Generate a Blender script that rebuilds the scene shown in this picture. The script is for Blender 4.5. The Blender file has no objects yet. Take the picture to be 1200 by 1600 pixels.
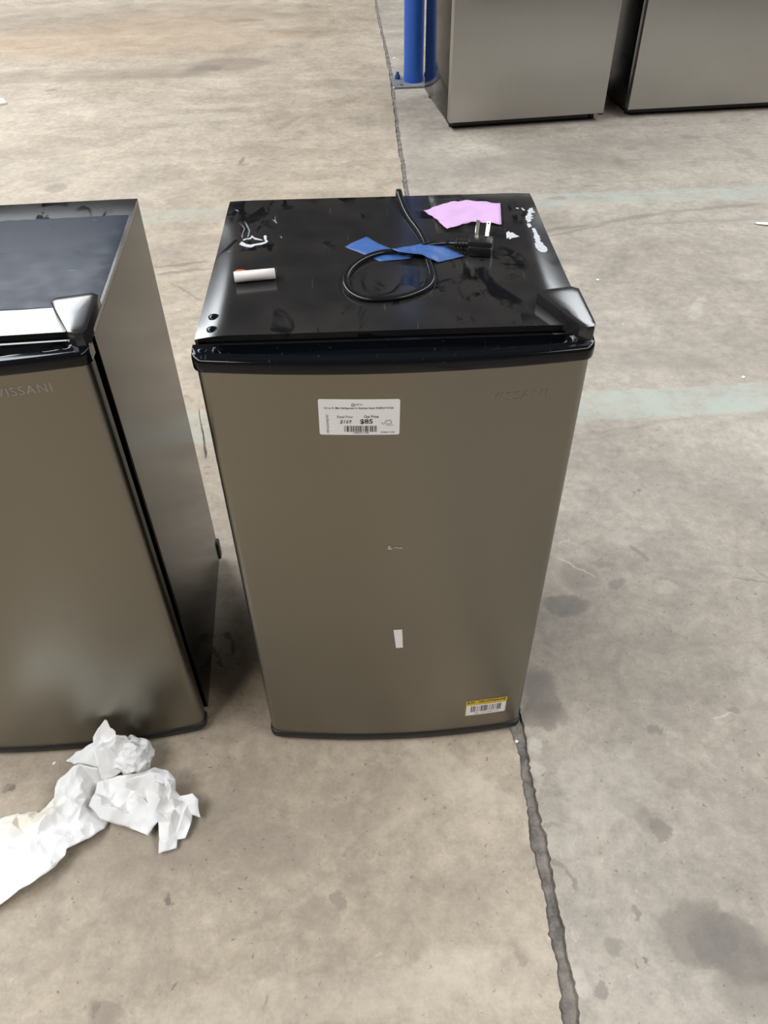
import bpy, bmesh, math, random
from mathutils import Vector, Matrix, noise, Euler
from mathutils.geometry import delaunay_2d_cdt

# ------------------------------------------------------------------ camera
S = bpy.context.scene
COL = S.collection
CAM_LOC = Vector((-0.0372, -0.8170, 1.3176))
CAM_ROT = Euler((0.81203, 0.012507, -0.039797), 'XYZ')
FPX = 1205.0
cd = bpy.data.cameras.new('camera')
cd.sensor_fit = 'HORIZONTAL'
cd.sensor_width = 36.0
cd.lens = 36.0 * FPX / 1200.0
cd.clip_start = 0.05
cam = bpy.data.objects.new('camera', cd)
cam.location = CAM_LOC
cam.rotation_euler = CAM_ROT
COL.objects.link(cam)
S.camera = cam

# ------------------------------------------------------------------ light
w = bpy.data.worlds.new('hall_ambience')
S.world = w
w.use_nodes = True
wb = w.node_tree.nodes['Background']
wb.inputs[0].default_value = (0.95, 0.93, 0.90, 1)
wb.inputs[1].default_value = 0.30


def area(name, loc, sx, sy, power, color, rot=(0, 0, 0)):
    l = bpy.data.lights.new(name, 'AREA')
    l.shape = 'RECTANGLE'
    l.size = sx
    l.size_y = sy
    l.energy = power
    l.color = color
    o = bpy.data.objects.new(name, l)
    o.location = loc
    o.rotation_euler = rot
    COL.objects.link(o)
    return o


# two roof-light rows running along the hall, and lamps behind the viewer
area('roof_light_row', (-4.7, 4.0, 6.0), 2.8, 15.0, 1680, (0.91, 0.96, 1.0))
area('roof_light_row', (4.9, 4.0, 6.0), 2.5, 15.0, 1080, (0.91, 0.96, 1.0))
area('bay_lamp', (-2.6, -3.0, 5.5), 1.2, 1.2, 130, (1.0, 0.95, 0.87))
area('bay_lamp', (3.0, -2.6, 5.5), 1.2, 1.2, 80, (1.0, 0.95, 0.89))

S.view_settings.view_transform = 'Standard'
S.view_settings.look = 'None'
S.view_settings.gamma = 1.0
S.view_settings.use_curve_mapping = False
S.view_settings.exposure = -0.28

# ------------------------------------------------------------------ helpers
RM = CAM_ROT.to_matrix()


def at(px, py, z=None, y=None):
    """The point of the plane z (or y) that the photograph shows at pixel px, py."""
    d = RM @ Vector(((px - 600) / FPX, -(py - 800) / FPX, -1))
    t = (z - CAM_LOC.z) / d.z if z is not None else (y - CAM_LOC.y) / d.y
    return CAM_LOC + d * t


def mesh_obj(name, bm, mats, parent=None, smooth=None):
    me = bpy.data.meshes.new(name)
    bmesh.ops.recalc_face_normals(bm, faces=bm.faces)
    bm.to_mesh(me)
    bm.free()
    if not isinstance(mats, (list, tuple)):
        mats = [mats]
    for m in mats:
        me.materials.append(m)
    if smooth is not None:
        for p in me.polygons:
            p.use_smooth = True
        if smooth < 180:
            me.set_sharp_from_angle(angle=math.radians(smooth))
    o = bpy.data.objects.new(name, me)
    COL.objects.link(o)
    if parent:
        o.parent = parent
    return o


def tag(o, label, cat, group=None):
    o['label'] = label
    o['category'] = cat
    if group:
        o['group'] = group
    return o


def thing(name, loc, label, cat, rz=0, group=None):
    o = bpy.data.objects.new(name, None)
    o.empty_display_size = 0.1
    o.location = loc
    o.rotation_euler = (0, 0, rz)
    COL.objects.link(o)
    return tag(o, label, cat, group)


def box_bm(x0, x1, y0, y1, z0, z1, bevel=0.0, seg=2, bm=None):
    b = bmesh.new()
    bmesh.ops.create_cube(b, size=1)
    for v in b.verts:
        v.co = Vector(((x0 + x1) / 2 + v.co.x * (x1 - x0), (y0 + y1) / 2 + v.co.y * (y1 - y0), (z0 + z1) / 2 + v.co.z * (z1 - z0)))
    if bevel:
        bmesh.ops.bevel(b, geom=list(b.edges), offset=bevel, segments=seg, affect='EDGES', profile=0.5)
    if bm is None:
        return b
    me = bpy.data.meshes.new('t')
    b.to_mesh(me)
    b.free()
    bm.from_mesh(me)
    bpy.data.meshes.remove(me)
    return bm


def cyl_bm(c, r, h, seg=24, bevel=0.0, r2=None):
    b = bmesh.new()
    bmesh.ops.create_cone(b, cap_ends=True, segments=seg, radius1=r, radius2=r if r2 is None else r2, depth=h)
    if bevel:
        es = [e for e in b.edges if abs(e.verts[0].co.z - e.verts[1].co.z) < 1e-6]
        bmesh.ops.bevel(b, geom=es, offset=bevel, segments=2, affect='EDGES', profile=0.5)
    for v in b.verts:
        v.co += Vector((c[0], c[1], c[2] + h / 2))
    return b


def sstep(a, b, x):
    t = min(1.0, max(0.0, (x - a) / (b - a)))
    return t * t * (3 - 2 * t)


# ------------------------------------------------------------------ node helper
class G:
    def __init__(self, name):
        self.m = bpy.data.materials.new(name)
        self.m.use_nodes = True
        self.nt = self.m.node_tree
        self.p = self.nt.nodes['Principled BSDF']

    def put(self, sock, v):
        if hasattr(v, 'is_output') or isinstance(v, bpy.types.NodeSocket):
            self.nt.links.new(v, sock)
        elif isinstance(v, (tuple, list)) and len(v) == 3 and sock.type == 'RGBA':
            sock.default_value = (*v, 1)
        else:
            sock.default_value = v

    def set(self, **k):
        for n, v in k.items():
            self.put(self.p.inputs[n.replace('_', ' ')], v)
        return self

    def pos(self, obj=False):
        if obj:
            return self.nt.nodes.new('ShaderNodeTexCoord').outputs['Object']
        return self.nt.nodes.new('ShaderNodeNewGeometry').outputs['Position']

    def noise(self, vec, scale, detail=4, rough=0.55, color=False, dist=0.0):
        n = self.nt.nodes.new('ShaderNodeTexNoise')
        self.put(n.inputs['Vector'], vec)
        n.inputs['Scale'].default_value = scale
        n.inputs['Detail'].default_value = detail
        n.inputs['Roughness'].default_value = rough
        n.inputs['Distortion'].default_value = dist
        return n.outputs['Color' if color else 'Fac']

    def math(self, op, a, b=0.0, clamp=False):
        n = self.nt.nodes.new('ShaderNodeMath')
        n.operation = op
        n.use_clamp = clamp
        self.put(n.inputs[0], a)
        self.put(n.inputs[1], b)
        return n.outputs[0]

    def vmath(self, op, a, b=(0, 0, 0), s=None):
        n = self.nt.nodes.new('ShaderNodeVectorMath')
        n.operation = op
        self.put(n.inputs[0], a)
        self.put(n.inputs[1], b)
        if s is not None:
            self.put(n.inputs['Scale'], s)
        return n.outputs['Value' if op == 'LENGTH' else 'Vector']

    def rng(self, v, a, b, c, d, smooth=False):
        n = self.nt.nodes.new('ShaderNodeMapRange')
        n.interpolation_type = 'SMOOTHSTEP' if smooth else 'LINEAR'
        self.put(n.inputs[0], v)
        for i, q in enumerate((a, b, c, d)):
            self.put(n.inputs[i + 1], q)
        return n.outputs[0]

    def mapping(self, vec, loc=(0, 0, 0), rot=(0, 0, 0), scale=(1, 1, 1), typ='POINT'):
        n = self.nt.nodes.new('ShaderNodeMapping')
        n.vector_type = typ
        self.put(n.inputs['Vector'], vec)
        n.inputs['Location'].default_value = loc
        n.inputs['Rotation'].default_value = rot
        n.inputs['Scale'].default_value = scale
        return n.outputs[0]

    def mix(self, f, a, b, op='MIX'):
        n = self.nt.nodes.new('ShaderNodeMix')
        n.data_type = 'RGBA'
        n.blend_type = op
        self.put(n.inputs['Factor'], f)
        self.put(n.inputs[6], a)
        self.put(n.inputs[7], b)
        return n.outputs[2]

    def bump(self, h, strength, dist=0.001):
        n = self.nt.nodes.new('ShaderNodeBump')
        n.inputs['Strength'].default_value = strength
        n.inputs['Distance'].default_value = dist
        self.put(n.inputs['Height'], h)
        self.put(self.p.inputs['Normal'], n.outputs[0])


def plain(name, col, rough=0.5, metal=0.0, var=0.06, scale=40, bump=0.0):
    g = G(name)
    p = g.pos(True)
    n = g.noise(p, scale, 4)
    c = g.mix(n, tuple(x * (1 - var) for x in col), tuple(min(1, x * (1 + var)) for x in col))
    g.set(Base_Color=c, Roughness=g.rng(n, 0.3, 0.7, rough * 0.9, min(1, rough * 1.1)), Metallic=metal)
    if bump:
        g.bump(n, bump)
    return g.m


# ------------------------------------------------------------------ floor material
def blob(g, P, c, rx, ry, ang=0.0, soft=0.45):
    q = g.mapping(P, (c[0], c[1], 0), (0, 0, ang), (rx, ry, 50), 'TEXTURE')
    return g.rng(g.vmath('LENGTH', q), 1 - soft, 1 + soft, 1, 0, True)


def seg(a, b, wd):
    c = ((a[0] + b[0]) / 2, (a[1] + b[1]) / 2)
    return (c, math.hypot(b[0] - a[0], b[1] - a[1]) / 2, wd, math.atan2(b[1] - a[1], b[0] - a[0]))


def fl(px, py):
    p = at(px, py, z=0)
    return (p.x, p.y)


def concrete(name, ca, cb, right):
    g = G(name)
    P = g.pos()
    D = g.vmath('SCALE', g.vmath('SUBTRACT', g.noise(P, 7, 5, 0.6, True), (0.5, 0.5, 0.5)), s=0.16)
    Q = g.vmath('ADD', P, D)
    D2 = g.vmath('SCALE', g.vmath('SUBTRACT', g.noise(P, 22, 5, 0.65, True), (0.5, 0.5, 0.5)), s=0.05)
    Q2 = g.vmath('ADD', P, D2)
    big = g.noise(P, 0.9, 5, 0.6, dist=0.4)
    med = g.noise(P, 4.5, 9, 0.68, dist=0.6)
    fine = g.noise(P, 38, 8, 0.7)
    grit = g.noise(P, 170, 3, 0.6)
    col = g.mix(g.rng(big, 0.32, 0.68, 0, 1, True), ca, cb)
    # trowelled mottling
    f = g.rng(med, 0.28, 0.72, 0.80, 1.17)
    blot = g.noise(P, 17, 9, 0.74, dist=0.5)
    f = g.math('MULTIPLY', f, g.rng(blot, 0.28, 0.72, 0.82, 1.16))
    f = g.math('MULTIPLY', f, g.rng(fine, 0.25, 0.75, 0.80, 1.19))
    f = g.math('MULTIPLY', f, g.rng(grit, 0.25, 0.75, 0.93, 1.06))
    # sideways wear streaks
    st = g.noise(g.mapping(P, scale=(0.7, 3.2, 1), rot=(0, 0, 0.1)), 1.6, 7, 0.62)
    f = g.math('MULTIPLY', f, g.rng(st, 0.3, 0.7, 0.90, 1.08))
    # pits
    pit = g.rng(g.noise(P, 55, 2, 0.5), 0.70, 0.745, 0, 1, True)
    gate = g.rng(g.noise(P, 2.2, 4, 0.6), 0.45, 0.62, 0.12, 1)
    f = g.math('MULTIPLY', f, g.math('SUBTRACT', 1, g.math('MULTIPLY', g.math('MULTIPLY', pit, gate), 0.42)))
    for vs, rad, ra, k in ((30, 0.052, 0.91, 0.48), (70, 0.10, 0.92, 0.40), (45, 0.05, 0.93, -0.35)):
        vo = g.nt.nodes.new('ShaderNodeTexVoronoi')
        g.put(vo.inputs['Vector'], Q2)
        vo.voronoi_dimensions = '2D'
        vo.inputs['Scale'].default_value = vs
        sp = g.nt.nodes.new('ShaderNodeSeparateColor')
        g.put(sp.inputs[0], vo.outputs['Color'])
        on = g.math('MULTIPLY', g.math('GREATER_THAN', sp.outputs[0], ra), g.rng(vo.outputs['Distance'], rad * 0.6, rad * 1.3, 1, 0))
        f = g.math('MULTIPLY', f, g.math('SUBTRACT', 1, g.math('MULTIPLY', on, k)))
    # pale scuffs
    pale = g.rng(g.noise(Q, 11, 8, 0.75), 0.60, 0.74, 0, 0.32, True)
    col = g.mix(1.0, col, g.combine(f) if hasattr(g, 'combine') else f, 'MULTIPLY')
    col = g.mix(pale, col, (0.56, 0.51, 0.44))

    chain = None

    def stain(c, rx, ry, ang=0.0, k=0.5, tint=(0.150, 0.133, 0.118), soft=0.5, vec=Q2):
        nonlocal col, chain
        # each stain reads the place through the one before it, so the shader works on one at a time
        if chain is not None:
            n_ = g.nt.nodes.new('ShaderNodeVectorMath')
            n_.operation = 'MULTIPLY_ADD'
            g.put(n_.inputs[0], chain)
            n_.inputs[1].default_value = (1e-7, 1e-7, 1e-7)
            g.put(n_.inputs[2], vec)
            vec = n_.outputs['Vector']
        m = blob(g, vec, c, rx, ry, ang, soft)
        m = g.rng(g.math('ADD', m, g.math('MULTIPLY', g.math('SUBTRACT', blot, 0.5), 1.7)), 0.26, 0.92, 0, 1, True)
        m = g.math('MULTIPLY', m, g.rng(fine, 0.3, 0.7, 0.55 * k, min(1.0, 1.1 * k)))
        col = g.mix(m, col, tint)
        chain = col

    # faded pale-green paint stripes
    for (c0, sl, hw, lo, hi, kmax) in ((2.452, 0.036, 0.070, 0.42, 0.60, 0.85), (0.966, 0.032, 0.070, 0.38, 0.58, 0.85)):
        s = g.nt.nodes.new('ShaderNodeSeparateXYZ')
        g.put(s.inputs[0], Q2)
        dy = g.math('ABSOLUTE', g.math('SUBTRACT', g.math('SUBTRACT', s.outputs[1], c0), g.math('MULTIPLY', s.outputs[0], sl)))
        m = g.rng(dy, hw - 0.008, hw + 0.008, 1, 0, True)
        wear = g.rng(g.noise(P, 7, 9, 0.74, dist=0.4), lo, hi, 0.18, kmax)
        if not right:
            wear = g.math('MULTIPLY', wear, 0.62)
        col = g.mix(g.math('MULTIPLY', m, wear), col, (0.385, 0.415, 0.365))

    if right:
        # oil and damp beside and before the fridge
        for px, py, rx, ry, a, k in ((885, 945, .055, .030, 0, .80), (905, 900, .045, .045, .6, .42), (965, 912, .024, .016, .4, .55),
                                     (845, 1085, .035, .075, .1, .62), (850, 1120, .05, .03, 0, .55), (940, 880, .03, .012, -.3, .4),
                                     (1021, 1140, .013, .013, 0, .62), (1030, 1297, .02, .02, 0, .55), (1085, 1455, .06, .05, .3, .62),
                                     (1150, 1480, .075, .05, -.4, .68), (1175, 1530, .06, .06, 0, .5), (1000, 1270, .05, .02, -.7, .3),
                                     (935, 1545, .012, .012, 0, .6), (955, 1480, .014, .016, 0, .5), (995, 1427, .006, .014, .2, .6),
                                     (1012, 1502, .004, .006, 0, .7), (1145, 1108, .012, .01, 0, .5), (1060, 820, .012, .05, .15, .25),
                                     (997, 862, .008, .03, .45, .5), (1000, 765, .006, .006, 0, .7), (992, 770, .005, .005, 0, .7),
                                     (1120, 760, .35, .12, 0, .10), (1100, 550, .4, .10, 0, .16), (1010, 560, .1, .05, 0, .18),
                                     (750, 260, .3, .12, .1, .22), (930, 240, .5, .2, .1, .20), (920, 290, .05, .015, 0, .4),
                                     (870, 310, .05, .02, 0, .4), (985, 232, .04, .03, 0, .35), (1080, 215, .05, .03, 0, .3),
                                     (1160, 235, .05, .03, 0, .3), (860, 248, .03, .025, 0, .35)):
            stain(fl(px, py), rx, ry, a, k)
        for a, b, wd, k in (((840, 362), (930, 350), .016, .55), ((930, 350), (1040, 332), .018, .50), ((1040, 332), (1200, 317), .016, .42),
                            ((850, 372), (950, 349), .012, .5), ((990, 350), (1200, 342), .014, .30), ((880, 400), (1010, 350), .01, .12),
                            ((905, 680), (1095, 650), .008, .25), ((895, 692), (1000, 672), .007, .2),
                            ((845, 1335), (885, 1355), .006, .55), ((885, 1355), (905, 1392), .006, .55), ((850, 1288), (880, 1292), .005, .45),
                            ((1145, 905), (1200, 910), .004, .5), ((1175, 885), (1200, 905), .004, .4)):
            stain(*seg(fl(*a), fl(*b), wd), k=k, soft=0.6)
        # chalky wear along the joint and scrapes
        for px, py, rx, ry, a, k in ((838, 1165, .014, .014, 0, .6), (842, 1215, .012, .03, .1, .45), (880, 1310, .03, .03, 0, .35),
                                     (905, 1530, .014, .02, 0, .5), (900, 1462, .004, .009, 0, .6), (940, 1230, .09, .07, .2, .28),
                                     (975, 1175, .02, .02, 0, .4), (900, 885, .05, .004, -.8, .6), (1130, 1117, .022, .0025, .05, .8),
                                     (980, 840, .05, .03, 0, .3), (1040, 920, .03, .02, 0, .35), (880, 845, .02, .004, .3, .5),
                                     (1190, 1060, .05, .05, 0, .2), (1090, 480, .02, .1, -.5, .35), (1180, 430, .08, .04, 0, .3),
                                     (1060, 300, .3, .004, .03, .5)):
            stain(fl(px, py), rx, ry, a, k * 0.7, tint=(0.62, 0.565, 0.49))
    else:
        for px, py, rx, ry, a, k in ((360, 100, .26, .16, .05, .42), (320, 108, .12, .10, .3, .40), (385, 32, .15, .06, 0, .42),
                                     (90, 120, 1.1, .14, .03, .28), (270, 118, .3, .06, 0, .2), (130, 30, 1.6, .5, .05, .30),
                                     (480, 50, .2, .2, 0, .2), (88, 294, .05, .05, 0, .45), (12, 1233, .012, .010, 0, .6),
                                     (16, 1234, .006, .006, 0, .7), (267, 1406, .008, .009, 0, .85), (530, 1410, .011, .017, .1, .5),
                                     (500, 1430, .03, .03, 0, .25), (165, 1590, .03, .02, 0, .45), (150, 1580, .008, .01, 0, .5),
                                     (430, 1330, .07, .05, 0, .22), (560, 1250, .10, .06, .2, .18), (690, 1430, .10, .06, .4, .18),
                                     (255, 1300, .16, .07, 0, .22), (320, 375, .1, .05, 0, .25), (25, 240, .3, .08, 0, .15),
                                     (315, 800, .012, .006, .2, .55), (325, 730, .01, .006, 0, .55), (320, 742, .006, .005, 0, .6),
                                     (290, 620, .006, .004, 0, .6), (345, 862, .05, .02, 0, .35), (810, 1500, .01, .012, 0, .5)):
            stain(fl(px, py), rx, ry, a, k, tint=(0.14, 0.115, 0.09))
        for a, b, wd, k in (((235, 418), (330, 408), .012, .55), ((235, 430), (340, 418), .010, .5), ((262, 440), (320, 472), .005, .45),
                            ((0, 305), (140, 265), .02, .16), ((372, 258), (384, 244), .012, .6), ((372, 258), (390, 256), .01, .6),
                            ((69, 142), (90, 140), .02, .55), ((430, 205), (470, 180), .02, .3), ((265, 1545), (275, 1530), .003, .6),
                            ((412, 1580), (418, 1555), .003, .55), ((340, 1480), (520, 1360), .01, .12), ((20, 1560), (170, 1420), .012, .12),
                            ((348, 986), (360, 1000), .008, .75), ((360, 1000), (364, 1022), .008, .75), ((330, 1010), (342, 1026), .007, .75),
                            ((342, 1026), (347, 1042), .007, .75), ((610, 1180), (690, 1240), .02, .15)):
            stain(*seg(fl(*a), fl(*b), wd), k=k, tint=(0.10, 0.09, 0.08), soft=0.6)
        for px, py, rx, ry, a, k in ((278, 483, .010, .008, 0, .7), (355, 165, .25, .05, .05, .35), (300, 185, .4, .08, .1, .3),
                                     (700, 1210, .10, .04, -.7, .32), (760, 1240, .06, .03, -.7, .25), (500, 1560, .30, .04, .1, .22),
                                     (720, 1540, .20, .05, .1, .22), (480, 225, .2, .06, 0, .3), (250, 250, .3, .06, 0, .3)):
            stain(fl(px, py), rx, ry, a, k, tint=(0.60, 0.53, 0.43))
        stain(fl(150, 65), 1.5, .5, .05, .42, tint=(0.42, 0.28, 0.17), soft=0.8)
        stain(fl(280, 30), .9, .4, .05, .25, tint=(0.42, 0.28, 0.17), soft=0.8)
    g.set(Base_Color=col, Roughness=g.rng(med, 0.3, 0.7, 0.50, 0.68), Specular_IOR_Level=0.35)
    h = g.math('ADD', g.math('MULTIPLY', fine, 0.6), g.math('MULTIPLY', grit, 0.3))
    h = g.math('SUBTRACT', h, g.math('MULTIPLY', pit, 0.5))
    g.bump(h, 0.35, 0.0022)
    return g.m


M = {}
M['slab_left'] = concrete('tan_concrete', (0.370, 0.302, 0.230), (0.460, 0.388, 0.306), False)
M['slab_right'] = concrete('grey_concrete', (0.335, 0.290, 0.240), (0.430, 0.380, 0.322), True)
g = G('joint_filler')
p_ = g.pos()
n_ = g.noise(p_, 26, 8, 0.75)
g.set(Base_Color=g.mix(g.rng(n_, 0.38, 0.62, 0, 1), (0.10, 0.09, 0.08), (0.27, 0.24, 0.205)), Roughness=0.9)
g.bump(n_, 0.9, 0.006)
M['filler'] = g.m

# ------------------------------------------------------------------ floor
LEFT_EDGE = [(585, -10), (585, 0), (589, 25), (597, 62), (602, 85), (608, 115), (611, 135), (613, 160), (617, 190), (619, 215), (624, 245), (629, 280), (631, 296)]
LEFT_EDGE = [fl(*p) for p in LEFT_EDGE] + [(0.186, 2.0), (0.196, 1.4), (0.206, 0.8), (0.218, 0.3)] + \
    [fl(*p) for p in ((795, 1137), (812, 1186), (819, 1242), (827, 1310), (838, 1347), (855, 1407), (859, 1460), (870, 1505), (876, 1557), (879, 1600), (885, 1650))]
RIGHT_EDGE = [(a[0] + 0.021, a[1]) for a in LEFT_EDGE[:17]] + \
    [fl(*p) for p in ((817, 1130), (827, 1194), (840, 1261), (851, 1299), (859, 1336), (866, 1385), (881, 1449), (891, 1505), (900, 1542), (906, 1600), (912, 1650))]


def ragged(pts, seed, amp, y_end):
    """resample a polyline by distance and roughen it, from far (y large) to near"""
    pts = [(pts[0][0], 22.0)] + pts + [(pts[-1][0], y_end)]
    out = []
    for (ax, ay), (bx, by) in zip(pts, pts[1:]):
        L = math.hypot(bx - ax, by - ay)
        n = max(1, min(300, int(L / 0.006)))
        for i in range(n):
            t = i / n
            x, y = ax + (bx - ax) * t, ay + (by - ay) * t
            k = 0.9 * noise.noise(Vector((y * 8, seed, 0))) + 0.30 * noise.noise(Vector((y * 26, seed, 3))) + 0.6 * noise.noise(Vector((y * 75, seed, 7))) + 0.5 * noise.noise(Vector((y * 160, seed, 9)))
            out.append((x + amp * k, y))
    out.append((pts[-1][0], y_end))
    return out


def slab(name, edge, x_far, mat, parent):
    bm = bmesh.new()
    ring = [(x, y) for x, y in edge] + [(x_far, edge[-1][1]), (x_far, edge[0][1])]
    # strip of quads from the ragged edge to the far side: clean shading, real edge
    n = len(edge)
    top = [bm.verts.new((x, y, 0)) for x, y in edge]
    low = [bm.verts.new((x + (0.002 if x_far > 0 else -0.002), y, -0.02)) for x, y in edge]
    far = [bm.verts.new((x_far, y, 0)) for x, y in edge]
    for i in range(n - 1):
        bm.faces.new((top[i], top[i + 1], far[i + 1], far[i]))
        bm.faces.new((low[i], low[i + 1], top[i + 1], top[i]))
    o = mesh_obj(name, bm, mat, parent)
    return o


bm = bmesh.new()
bmesh.ops.create_grid(bm, x_segments=1, y_segments=1, size=1)
for v in bm.verts:
    v.co = Vector((v.co.x * 14, 7 + v.co.y * 15, -0.0055))
floor = mesh_obj('floor', bm, M['filler'])
floor['kind'] = 'structure'
slab('slab', ragged(LEFT_EDGE, 1.7, 0.0062, -8), -14, M['slab_left'], floor)
slab('slab', ragged(RIGHT_EDGE, 8.3, 0.0055, -8), 14, M['slab_right'], floor)

M['wall'] = plain('painted_block_wall', (0.26, 0.255, 0.245), 0.8, var=0.05, scale=3)
M['ceiling'] = plain('grey_roof_deck', (0.13, 0.13, 0.13), 0.8, var=0.05, scale=3)
for nm, b, mt in (('wall_left', (-14.2, -14, -8, 22, -0.03, 7), 'wall'), ('wall_right', (14, 14.2, -8, 22, -0.03, 7), 'wall'),
                  ('wall_back', (-14, 14, 22, 22.2, -0.03, 7), 'wall'), ('wall_front', (-14, 14, -8.2, -8, -0.03, 7), 'wall'),
                  ('ceiling', (-14.2, 14.2, -8.2, 22.2, 7, 7.2), 'ceiling')):
    o = mesh_obj(nm, box_bm(*b), M[mt])
    o['kind'] = 'structure'

# ------------------------------------------------------------------ appliance materials


def black_gloss(name, rough=0.12, base=(0.004, 0.0045, 0.006), smear=True, spec=0.72):
    g = G(name)
    P = g.pos(True)
    a = g.noise(g.mapping(P, scale=(1, 0.45, 1), rot=(0, 0, 0.5)), 22, 4, 0.6, dist=1.2)
    b = g.noise(P, 9, 3, 0.5)
    sm = g.math('MULTIPLY', g.rng(a, 0.52, 0.60, 0, 1, True), g.rng(b, 0.42, 0.56, 0, 1, True))
    scr = g.rng(g.noise(g.mapping(P, scale=(1, 0.05, 1), rot=(0, 0, -0.35)), 260, 2, 0.5), 0.70, 0.76, 0, 0.10)
    c = g.mix(scr, base, (0.25, 0.26, 0.28))
    # thin dusty film, wiped off where hands smeared it
    dust = g.math('MULTIPLY', g.math('SUBTRACT', 1, sm), g.rng(b, 0.3, 0.7, 0.020, 0.060))
    if smear:
        c = g.mix(dust, c, (0.45, 0.40, 0.35))
    g.set(Base_Color=c, Roughness=g.rng(sm, 0, 1, rough, rough * 0.55), Specular_IOR_Level=spec)
    return g.m


def steel(name, col, rough, aniso=0.0, streak=0.06, vertical=False):
    g = G(name)
    P = g.pos(True)
    sc = (60, 60, 1.2) if vertical else (1.2, 1.2, 140)
    br = g.noise(g.mapping(P, scale=sc), 6, 4, 0.6)
    cl = g.noise(P, 5, 4, 0.55)
    f = g.math('ADD', g.math('MULTIPLY', g.math('SUBTRACT', br, 0.5), streak), g.math('MULTIPLY', g.math('SUBTRACT', cl, 0.5), 0.10))
    c = g.mix(g.math('ADD', 0.5, f), tuple(x * 0.6 for x in col), tuple(min(1, x * 1.4) for x in col))
    g.set(Base_Color=c, Metallic=1.0, Roughness=g.rng(cl, 0.3, 0.7, rough * 0.92, rough * 1.08))
    if aniso:
        g.set(Specular_Tint=(aniso, aniso, aniso, 1))
    g.bump(br, 0.04, 0.0005)
    return g.m


M['steel'] = steel('brushed_stainless', (0.240, 0.226, 0.190), 0.36)
M['steel_back'] = steel('brushed_stainless_pale', (0.455, 0.445, 0.425), 0.34, vertical=True, streak=0.15)
M['side_grey'] = steel('grey_coated_sheet', (0.060, 0.056, 0.050), 0.14, aniso=0.85, streak=0.02)
M['side_black'] = black_gloss('black_side_sheet', 0.25, smear=False)
M['top'] = black_gloss('black_glossy_top', 0.15)
M['cap'] = black_gloss('black_glossy_plastic', 0.10, smear=False, spec=0.26)
g = G('scratched_film')
p_ = g.pos(True)
sc_ = g.rng(g.noise(g.mapping(p_, scale=(0.12, 1, 1), rot=(0, 0, 0.1)), 240, 3, 0.6), 0.66, 0.74, 0, 1)
ga_ = g.rng(g.noise(p_, 7, 4, 0.6), 0.50, 0.66, 0, 0.55)
g.set(Base_Color=g.mix(g.math('MULTIPLY', sc_, ga_), (0.010, 0.015, 0.028), (0.35, 0.38, 0.45)), Roughness=g.rng(g.noise(p_, 30, 5, 0.6), 0.3, 0.7, 0.18, 0.28), Specular_IOR_Level=0.055)
M['film'] = g.m
M['gasket'] = plain('black_rubber', (0.006, 0.006, 0.006), 0.6)
M['trim'] = plain('black_matt_plastic', (0.012, 0.012, 0.012), 0.45)
M['cord'] = plain('black_cord_vinyl', (0.008, 0.008, 0.008), 0.22)
M['plug'] = plain('black_plug_vinyl', (0.009, 0.009, 0.009), 0.38)
M['brass'] = plain('nickel_blade', (0.72, 0.66, 0.56), 0.28, 1.0)
M['paper'] = plain('white_label_stock', (0.90, 0.895, 0.905), 0.55, var=0.02)
M['ink'] = plain('black_ink', (0.012, 0.012, 0.014), 0.6)
M['ink_grey'] = plain('grey_ink', (0.10, 0.10, 0.11), 0.6)
M['yellow'] = plain('yellow_label_stock', (0.68, 0.47, 0.035), 0.5, var=0.03)
M['pink'] = plain('pink_paper', (0.56, 0.35, 0.58), 0.75, var=0.04)
M['blue_tape'] = plain('blue_masking_tape', (0.032, 0.095, 0.285), 0.5, var=0.12, scale=90, bump=0.3)
M['residue'] = plain('white_glue_residue', (0.48, 0.49, 0.51), 0.7, var=0.6, scale=420)
M['residue_thin'] = plain('thin_glue_smear', (0.16, 0.17, 0.19), 0.6, var=0.4, scale=300)
M['logo'] = plain('pale_logo_print', (0.30, 0.285, 0.26), 0.5, 0.0)
M['ghost'] = plain('faint_logo_trace', (0.262, 0.248, 0.212), 0.40, 1.0)
M['orange'] = plain('orange_paper', (0.75, 0.13, 0.03), 0.6)
M['roll_white'] = plain('white_paper', (0.78, 0.72, 0.69), 0.7, var=0.06, scale=200)
M['blue_paint'] = plain('blue_gloss_paint', (0.022, 0.105, 0.46), 0.38, var=0.10, scale=12)
M['dusty_plate'] = plain('dusty_steel_plate', (0.20, 0.195, 0.21), 0.7, var=0.3, scale=40)
M['navy'] = plain('navy_bolt', (0.03, 0.07, 0.22), 0.45)
M['white_bit'] = plain('white_plaster', (0.78, 0.76, 0.72), 0.8)
g = G('clear_tape')
g.set(Base_Color=(1, 1, 1), Roughness=0.12, Transmission_Weight=1.0, IOR=1.12, Alpha=0.55)
M['clear'] = g.m
g = G('crinkled_clear_tape')
g.set(Base_Color=(0.62, 0.58, 0.52), Roughness=0.18, Transmission_Weight=0.35, IOR=1.2, Alpha=0.8, Specular_IOR_Level=0.9)
M['crinkled'] = g.m
g = G('paper_towel')
P_ = g.pos()
t_ = g.noise(P_, 420, 2, 0.5)
warm_ = blob(g, P_, fl(55, 1283), 0.045, 0.022, 0.3, 0.7)
g.set(Base_Color=g.mix(g.math('MULTIPLY', warm_, 0.75), (0.84, 0.83, 0.825), (0.80, 0.71, 0.57)), Roughness=0.85,
      Specular_IOR_Level=0.2, Subsurface_Weight=0.0, Subsurface_Radius=(0.01, 0.01, 0.01), Subsurface_Scale=0.3)
g.bump(t_, 0.25, 0.0006)
M['towel'] = g.m

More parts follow.
